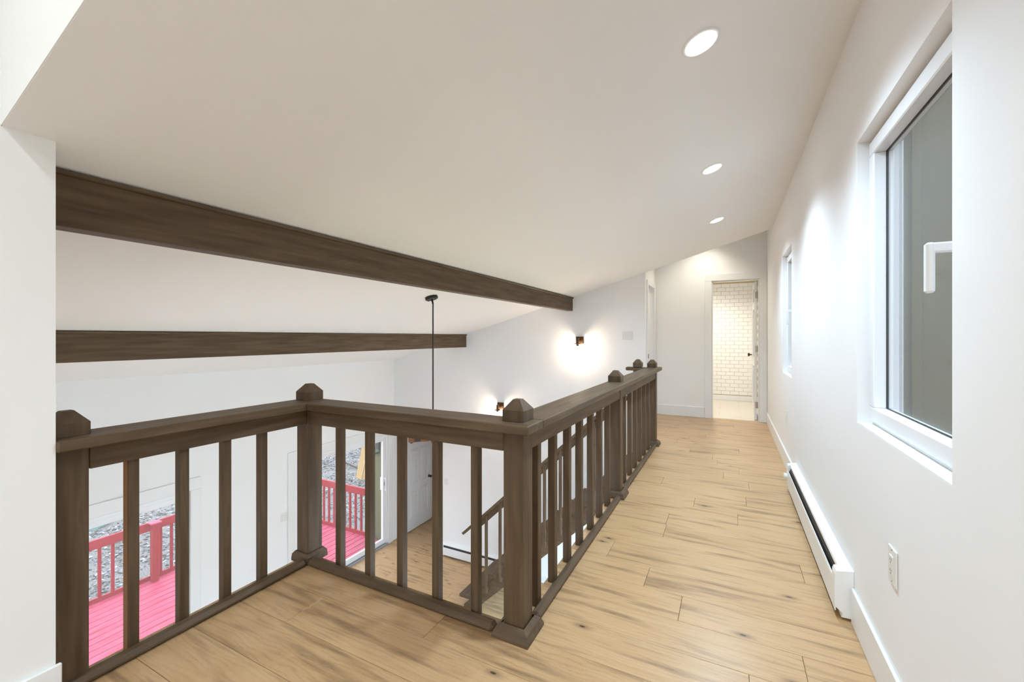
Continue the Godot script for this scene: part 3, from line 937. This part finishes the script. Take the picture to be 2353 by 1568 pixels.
func heater(label: String, a: Vector3, dir: Vector3, length: float, out: Vector3, cat := "heater"):
	# long steel cover: back, sloped hood, front panel with a dark slot between, end caps, control knob
	var t := thing("baseboard_heater", label, cat, a + dir * length * 0.5)
	var P := func(o: float, y: float) -> Vector2: return Vector2(o, y)
	var make := func(called: String, pts: Array, s0: float, s1: float, m: Material):
		var st := st_new()
		var n := pts.size()
		var w := func(p: Vector2, s: float) -> Vector3: return a + out * p.x + Vector3(0, p.y, 0) + dir * s - t.position
		var mid := Vector2.ZERO
		for p in pts: mid += p / n
		for i in n:
			var p: Vector2 = pts[i]
			var q: Vector2 = pts[(i + 1) % n]
			var hv := (p + q) * 0.5 - mid
			quad(st, w.call(p, s0), w.call(q, s0), w.call(q, s1), w.call(p, s1), out * hv.x + Vector3(0, hv.y, 0))
		for i in range(1, n - 1):
			tri(st, w.call(pts[0], s0), w.call(pts[i], s0), w.call(pts[i + 1], s0), -dir)
			tri(st, w.call(pts[0], s1), w.call(pts[i], s1), w.call(pts[i + 1], s1), dir)
		return put(t, called, done(st), m, t.position)
	make.call("back_panel", [Vector2(0.0008, 0.02), Vector2(0.006, 0.02), Vector2(0.006, 0.215), Vector2(0.0008, 0.215)], 0.0, length, M.heater)
	make.call("hood", [Vector2(0.0008, 0.213), Vector2(0.0008, 0.218), Vector2(0.046, 0.209), Vector2(0.049, 0.197), Vector2(0.046, 0.196), Vector2(0.043, 0.205)], 0.0, length, M.heater)
	make.call("element", [Vector2(0.01, 0.05), Vector2(0.060, 0.05), Vector2(0.060, 0.150), Vector2(0.042, 0.190), Vector2(0.01, 0.190)], 0.03, length - 0.03, M.black)
	make.call("front_panel", [Vector2(0.064, 0.035), Vector2(0.068, 0.035), Vector2(0.068, 0.158), Vector2(0.066, 0.166), Vector2(0.0625, 0.166), Vector2(0.064, 0.157)], 0.0, length, M.heater)
	make.call("end_cap", [Vector2(0.0008, 0.012), Vector2(0.045, 0.012), Vector2(0.040, 0.03), Vector2(0.069, 0.055), Vector2(0.069, 0.155), Vector2(0.067, 0.195), Vector2(0.062, 0.209), Vector2(0.0008, 0.221)], -0.003, 0.06, M.heater)
	make.call("end_cap", [Vector2(0.0008, 0.012), Vector2(0.045, 0.012), Vector2(0.040, 0.03), Vector2(0.069, 0.055), Vector2(0.069, 0.155), Vector2(0.067, 0.195), Vector2(0.062, 0.209), Vector2(0.0008, 0.221)], length - 0.06, length + 0.003, M.heater)
	return t

func make_fittings():
	sconce("upper wall sconce with a glowing bulb, near the switch plate", -2.035, 1.187)
	sconce("lower wall sconce with a glowing bulb, just above the cross railing", -3.41, 0.088)
	make_pendant()
	plate("outlet", "white outlet low on the right wall in front of the near window", "outlet", Vector3(XR, 0.488, -1.813), Vector3(-1, 0, 0), 0.075, 0.118, "outlet")
	plate("outlet", "white outlet low on the right wall under the far window", "outlet", Vector3(XR, 0.48, -4.75), Vector3(-1, 0, 0), 0.075, 0.118, "outlet")
	plate("light_switch", "white three-gang switch plate right of the upper sconce", "switch", Vector3(-1.315, 1.256, ZF), Vector3(0, 0, 1), 0.158, 0.116, "switch", 3)
	plate("light_switch", "white two-gang switch plate on the eave wall between the sliding doors", "switch", Vector3(XL, -1.372, -3.99), Vector3(1, 0, 0), 0.118, 0.118, "switch", 2)
	plate("thermostat", "small white wall control above the lower heater", "thermostat", Vector3(-4.52, -1.352, ZF), Vector3(0, 0, 1), 0.075, 0.115, "switch", 1)
	var h: Node3D = heater("long white baseboard heater on the right wall under the near window", Vector3(XR, 0.0, -2.32), Vector3(0, 0, -1), 1.79, Vector3(-1, 0, 0))
	rod(h, "knob", Vector3(XR - 0.066, 0.115, -4.075), Vector3(XR - 0.09, 0.115, -4.075), 0.022, M.plastic)
	heater("white baseboard heater on the far wall of the room below", Vector3(-4.60, LOW, ZF), Vector3(1, 0, 0), 1.5, Vector3(0, 0, 1))

# ---------------------------------------------------------------- outside
func deck_rail(label: String, a: Vector3, b: Vector3, inward: Vector3, posts: Array, step: float, first: float):
	var dir := (b - a).normalized()
	var t := thing("deck_railing", label, "railing", (a + b) * 0.5, "red deck railings")
	var l := a.distance_to(b)
	var sz := func(len_: float, h: float, w: float) -> Vector3: return dir.abs() * len_ + Vector3(0, h, 0) + inward.abs() * w
	bx(t, "rail_board", (a + b) * 0.5 + Vector3(0, 0.89, 0), sz.call(l, 0.14, 0.038), M.red, 0.004)
	bx(t, "bottom_board", (a + b) * 0.5 + Vector3(0, 0.0, 0) - inward * 0.04, sz.call(l, 0.14, 0.038), M.red, 0.004)
	var s := first
	while s < l - 0.05:
		var clear := true
		for p in posts:
			if absf(s - p) < 0.09: clear = false
		if clear:
			bx(t, "baluster", a + dir * s - inward * 0.0385 + Vector3(0, 0.43, 0), sz.call(0.038, 0.86, 0.036), M.red, 0.003)
		s += step
	for p in posts:
		var c: Vector3 = a + dir * p + inward * 0.064
		var q := bx(t, "post", c + Vector3(0, 0.4735, 0), Vector3(0.089, 0.945, 0.089), M.red, 0.004)
		bx(q, "post_cap", c + Vector3(0, 0.957, 0), Vector3(0.15, 0.022, 0.15), M.deck, 0.004)

func make_outside():
	var dy := -2.75
	var g := struct("floor_deck", "pink painted deck of long boards outside the sliding doors")
	var x := XL - 0.16
	while x > -8.5:
		bb(g, "deck_board", Vector3(x - 0.134, dy - 0.035, -6.25), Vector3(x, dy, 0.6), M.deck, 0.004)
		x -= 0.144
	bb(g, "joist", Vector3(-8.45, dy - 0.2, -6.2), Vector3(XL - 0.17, dy - 0.0355, 0.5), M.bark)
	deck_rail("red deck railing parallel to the house with a capped post", Vector3(-8.43, dy, 0.5), Vector3(-8.43, dy, -6.16), Vector3(1, 0, 0), [2.1, 4.03, 6.1], 0.155, 0.126)
	deck_rail("red deck railing at the far end of the deck, square to the house", Vector3(-8.40, dy, -6.23), Vector3(-6.45, dy, -6.23), Vector3(0, 0, 1), [], 0.156, 0.055)
	# ground of gravel and leaf litter
	var gr := struct("floor_ground", "gravel and leaf-strewn ground outside")
	var n := FastNoiseLite.new()
	n.seed = 8
	n.frequency = 0.35
	var hgt := func(px: float, pz: float) -> float:
		return -3.42 + n.get_noise_2d(px, pz) * 0.12
	var st := SurfaceTool.new()
	st.begin(Mesh.PRIMITIVE_TRIANGLES)
	st.set_smooth_group(0)
	var s := 0.5
	for i in 60:
		for j in 64:
			var ax := -32.0 + i * s
			var az := -24.0 + j * s
			if ax > XL - 0.7: continue
			var A := Vector3(ax, hgt.call(ax, az), az)
			var B := Vector3(ax + s, hgt.call(ax + s, az), az)
			var C := Vector3(ax + s, hgt.call(ax + s, az + s), az + s)
			var D := Vector3(ax, hgt.call(ax, az + s), az + s)
			quad(st, A, B, C, D, Vector3.UP)
	put(gr, "ground_surface", done(st), M.soil)
	# loose gravel and leaves: too many to count
	var mm := MultiMesh.new()
	mm.transform_format = MultiMesh.TRANSFORM_3D
	mm.use_colors = true
	var cs := st_new()
	var ring := []
	var rng := RandomNumberGenerator.new()
	rng.seed = 77
	for k in 6: ring.append(Vector3(cos(TAU * k / 6), rng.randf_range(-0.15, 0.15), sin(TAU * k / 6)) * rng.randf_range(0.7, 1.2))
	for k in 6:
		tri(cs, ring[k], ring[(k + 1) % 6], Vector3(0.1, 0.5, -0.1), Vector3.UP)
		tri(cs, ring[k], ring[(k + 1) % 6], Vector3(0, -0.5, 0), Vector3.DOWN)
	mm.mesh = done(cs)
	var cols := [Color(0.30, 0.31, 0.34), Color(0.42, 0.43, 0.46), Color(0.17, 0.16, 0.16), Color(0.34, 0.29, 0.24), Color(0.55, 0.54, 0.54), Color(0.20, 0.14, 0.10), Color(0.10, 0.09, 0.09)]
	var count := 26000
	mm.instance_count = count
	for k in count:
		var px := rng.randf_range(-17.0, -8.3)
		var pz := rng.randf_range(-14.5, -1.0)
		var b := Basis.from_euler(Vector3(rng.randf_range(-0.5, 0.5), rng.randf() * TAU, rng.randf_range(-0.5, 0.5))).scaled(Vector3.ONE * rng.randf_range(0.015, 0.042))
		mm.set_instance_transform(k, Transform3D(b, Vector3(px, hgt.call(px, pz) + 0.006, pz)))
		var c: Color = cols[rng.randi() % cols.size()]
		mm.set_instance_color(k, c * rng.randf_range(0.45, 0.8))
	var mi := MultiMeshInstance3D.new()
	mi.name = "loose_gravel"
	mi.multimesh = mm
	mi.material_override = M.chip
	mi.set_meta("kind", "stuff")
	mi.set_meta("label", "grey gravel and brown leaf chips strewn over the ground")
	mi.set_meta("category", "gravel")
	add_child(mi)
	# mossy rock
	var rk := thing("rock", "flat greenish rock lying on the gravel beyond the left sliding door", "rock", Vector3(-13.9, -3.4, -4.55))
	var rs := SurfaceTool.new()
	rs.begin(Mesh.PRIMITIVE_TRIANGLES)
	rs.set_smooth_group(-1)
	var nn := FastNoiseLite.new()
	nn.seed = 5
	nn.frequency = 1.2
	var pt := func(i: int, j: int) -> Vector3:
		var th := PI * j / 6.0
		var ph := TAU * i / 10.0
		var v := Vector3(sin(th) * cos(ph), cos(th), sin(th) * sin(ph))
		return v * Vector3(0.24, 0.13, 0.46) * (1.0 + 0.45 * nn.get_noise_3dv(v * 1.3))
	for i in 10:
		for j in 6:
			var a3: Vector3 = pt.call(i, j)
			quad(rs, a3, pt.call(i + 1, j), pt.call(i + 1, j + 1), pt.call(i, j + 1), a3)
	put(rk, "stone", done(rs), M.rock, Vector3(-13.9, -3.38, -4.55))
	var br := thing("fallen_branch", "dark fallen branch lying on the gravel behind the end railing", "branch", Vector3(-12.3, -3.4, -11.0))
	rod(br, "stem", Vector3(-12.9, -3.36, -11.2), Vector3(-11.6, -3.36, -10.8), 0.03, M.bark, 7)
	rod(br, "twig", Vector3(-12.2, -3.35, -11.0), Vector3(-11.9, -3.25, -10.6), 0.014, M.bark, 6)
	# two planed boards leaning outside
	for k in 2:
		var lb := thing("lumber_board", ["pale new board standing outside, left of the pair", "pale new board standing outside, right of the pair"][k], "board", Vector3(-10.72 + 0.30 * k, -3.4, -10.05), "pale boards leaning outside")
		bx(lb, "board", Vector3(-10.60 + 0.30 * k, -2.2, -10.25), Vector3(0.27, 2.4, 0.04), M.pine, 0.003, Vector3(-0.16, 0, -0.12))
	# olive wing of the house beside the deck, with a lantern
	var wg := struct("wall_wing", "olive green exterior wall beside the deck")
	bb(wg, "siding", Vector3(-6.43, -3.5, -6.5), Vector3(XL - 0.151, 1.0, -6.31), M.olive)
	var ln := thing("wall_lantern", "black exterior lantern on the olive wall outside the sliding door", "wall lamp", Vector3(-6.22, -0.9, -6.31))
	bb(ln, "back_plate", Vector3(-6.27, -0.99, -6.3095), Vector3(-6.17, -0.80, -6.29), M.black, 0.003)
	joined(ln, "cage", [[Vector3(-6.285, -0.80, -6.285), Vector3(-6.155, -0.775, -6.16)], [Vector3(-6.285, -1.05, -6.285), Vector3(-6.155, -1.035, -6.16)], [Vector3(-6.285, -1.035, -6.285), Vector3(-6.275, -0.80, -6.275)], [Vector3(-6.165, -1.035, -6.285), Vector3(-6.155, -0.80, -6.275)], [Vector3(-6.285, -1.035, -6.17), Vector3(-6.275, -0.80, -6.16)], [Vector3(-6.165, -1.035, -6.17), Vector3(-6.155, -0.80, -6.16)]], M.black, 0.001)
	bb(ln, "glass_body", Vector3(-6.274, -1.034, -6.274), Vector3(-6.166, -0.801, -6.171), M.glass)
	put(ln, "bulb", lathe([Vector2(0, 0.05), Vector2(0.012, 0.05), Vector2(0.018, 0.0), Vector2(0.012, -0.03), Vector2(0, -0.035)], 12), M.plastic, Vector3(-6.22, -0.88, -6.22))
	# olive wing and lawn outside the right windows
	var wr := struct("wall_wing_right", "olive brown exterior wall seen through the near window")
	bb(wr, "siding", Vector3(XR + 0.151, -3.5, -3.75), Vector3(3.6, 3.0, -3.55), M.umber)
	for k in 9:
		bb(wr, "batten", Vector3(XR + 0.24 + 0.3 * k, -3.5, -3.549), Vector3(XR + 0.29 + 0.3 * k, 3.0, -3.53), M.umber, 0.003)
	var lawn := struct("floor_yard", "ground outside the right windows")
	bb(lawn, "ground_surface", Vector3(XR + 0.16, -3.6, -30), Vector3(30, -3.45, 12), M.soil)

func _ready():
	make_view()
	make_materials()
	# recessed lights in the vaulted ceiling over the corridor and in the rooms beyond, with some added fill lamps
	var tilt := atan(SLOPE)
	downlight("recessed ceiling light nearest the viewer, largest of the row", Vector3(-0.106, ceil_y(-0.106), -1.894), tilt, LED_ENERGY)
	downlight("recessed ceiling light in the middle of the row", Vector3(-0.113, ceil_y(-0.113), -3.342), tilt, LED_ENERGY)
	downlight("recessed ceiling light farthest along the corridor, smallest of the row", Vector3(-0.119, ceil_y(-0.119), -4.821), tilt, LED_ENERGY)
	downlight("added unseen fill light above the far end of the corridor by the bathroom door", Vector3(-0.3, 2.98, -6.72), 0.0, LED_ENERGY * 0.6, 56.0, Color(1.0, 0.97, 0.90))  # unseen lamp, added to brighten the end wall by floor bounce
	downlight("recessed ceiling light over the landing left of the viewer", Vector3(-1.3, 3.3, 0.5), 0.0, LANDING_ENERGY, 74.0, Color(0.95, 0.99, 1.0))
	downlight("recessed ceiling light over the landing behind the viewer", Vector3(-0.2, 3.3, 0.8), 0.0, LANDING_ENERGY, 74.0, Color(0.95, 0.99, 1.0))
	for q in [[-0.2, -2.2, "front"], [-0.2, -3.7, "middle"], [-0.2, -5.2, "back"]]:  # unseen soffit lamps, added to brighten the living room
		downlight("added fill light in the soffit under the loft, %s of three" % q[2], Vector3(q[0], -0.275, q[1]), 0.0, SOFFIT_FILL_ENERGY, 76.0, Color(0.82, 0.98, 1.14))
	downlight("added fill light in the soffit under the landing", Vector3(-1.4, -0.275, -1.1), 0.0, SOFFIT_FILL_ENERGY, 76.0, Color(0.82, 0.98, 1.14))  # one more added fill lamp, out of view below the landing
	downlight("recessed ceiling light in the bathroom beyond the open door", Vector3(-0.35, 2.45, -8.35), 0.0, BATH_ENERGY, 76.0, Color(1.0, 0.98, 0.93))
	make_floors()
	make_shell()
	make_trim()
	make_doors()
	window("window_1", "near tilt window with a white lever handle in the right wall", -2.27, -1.405)
	window("window_2", "far tilt window in the right wall", -5.13, -4.416)
	back_window()
	make_beams()
	make_railing()
	make_stairs()
	make_fittings()
	make_outside()
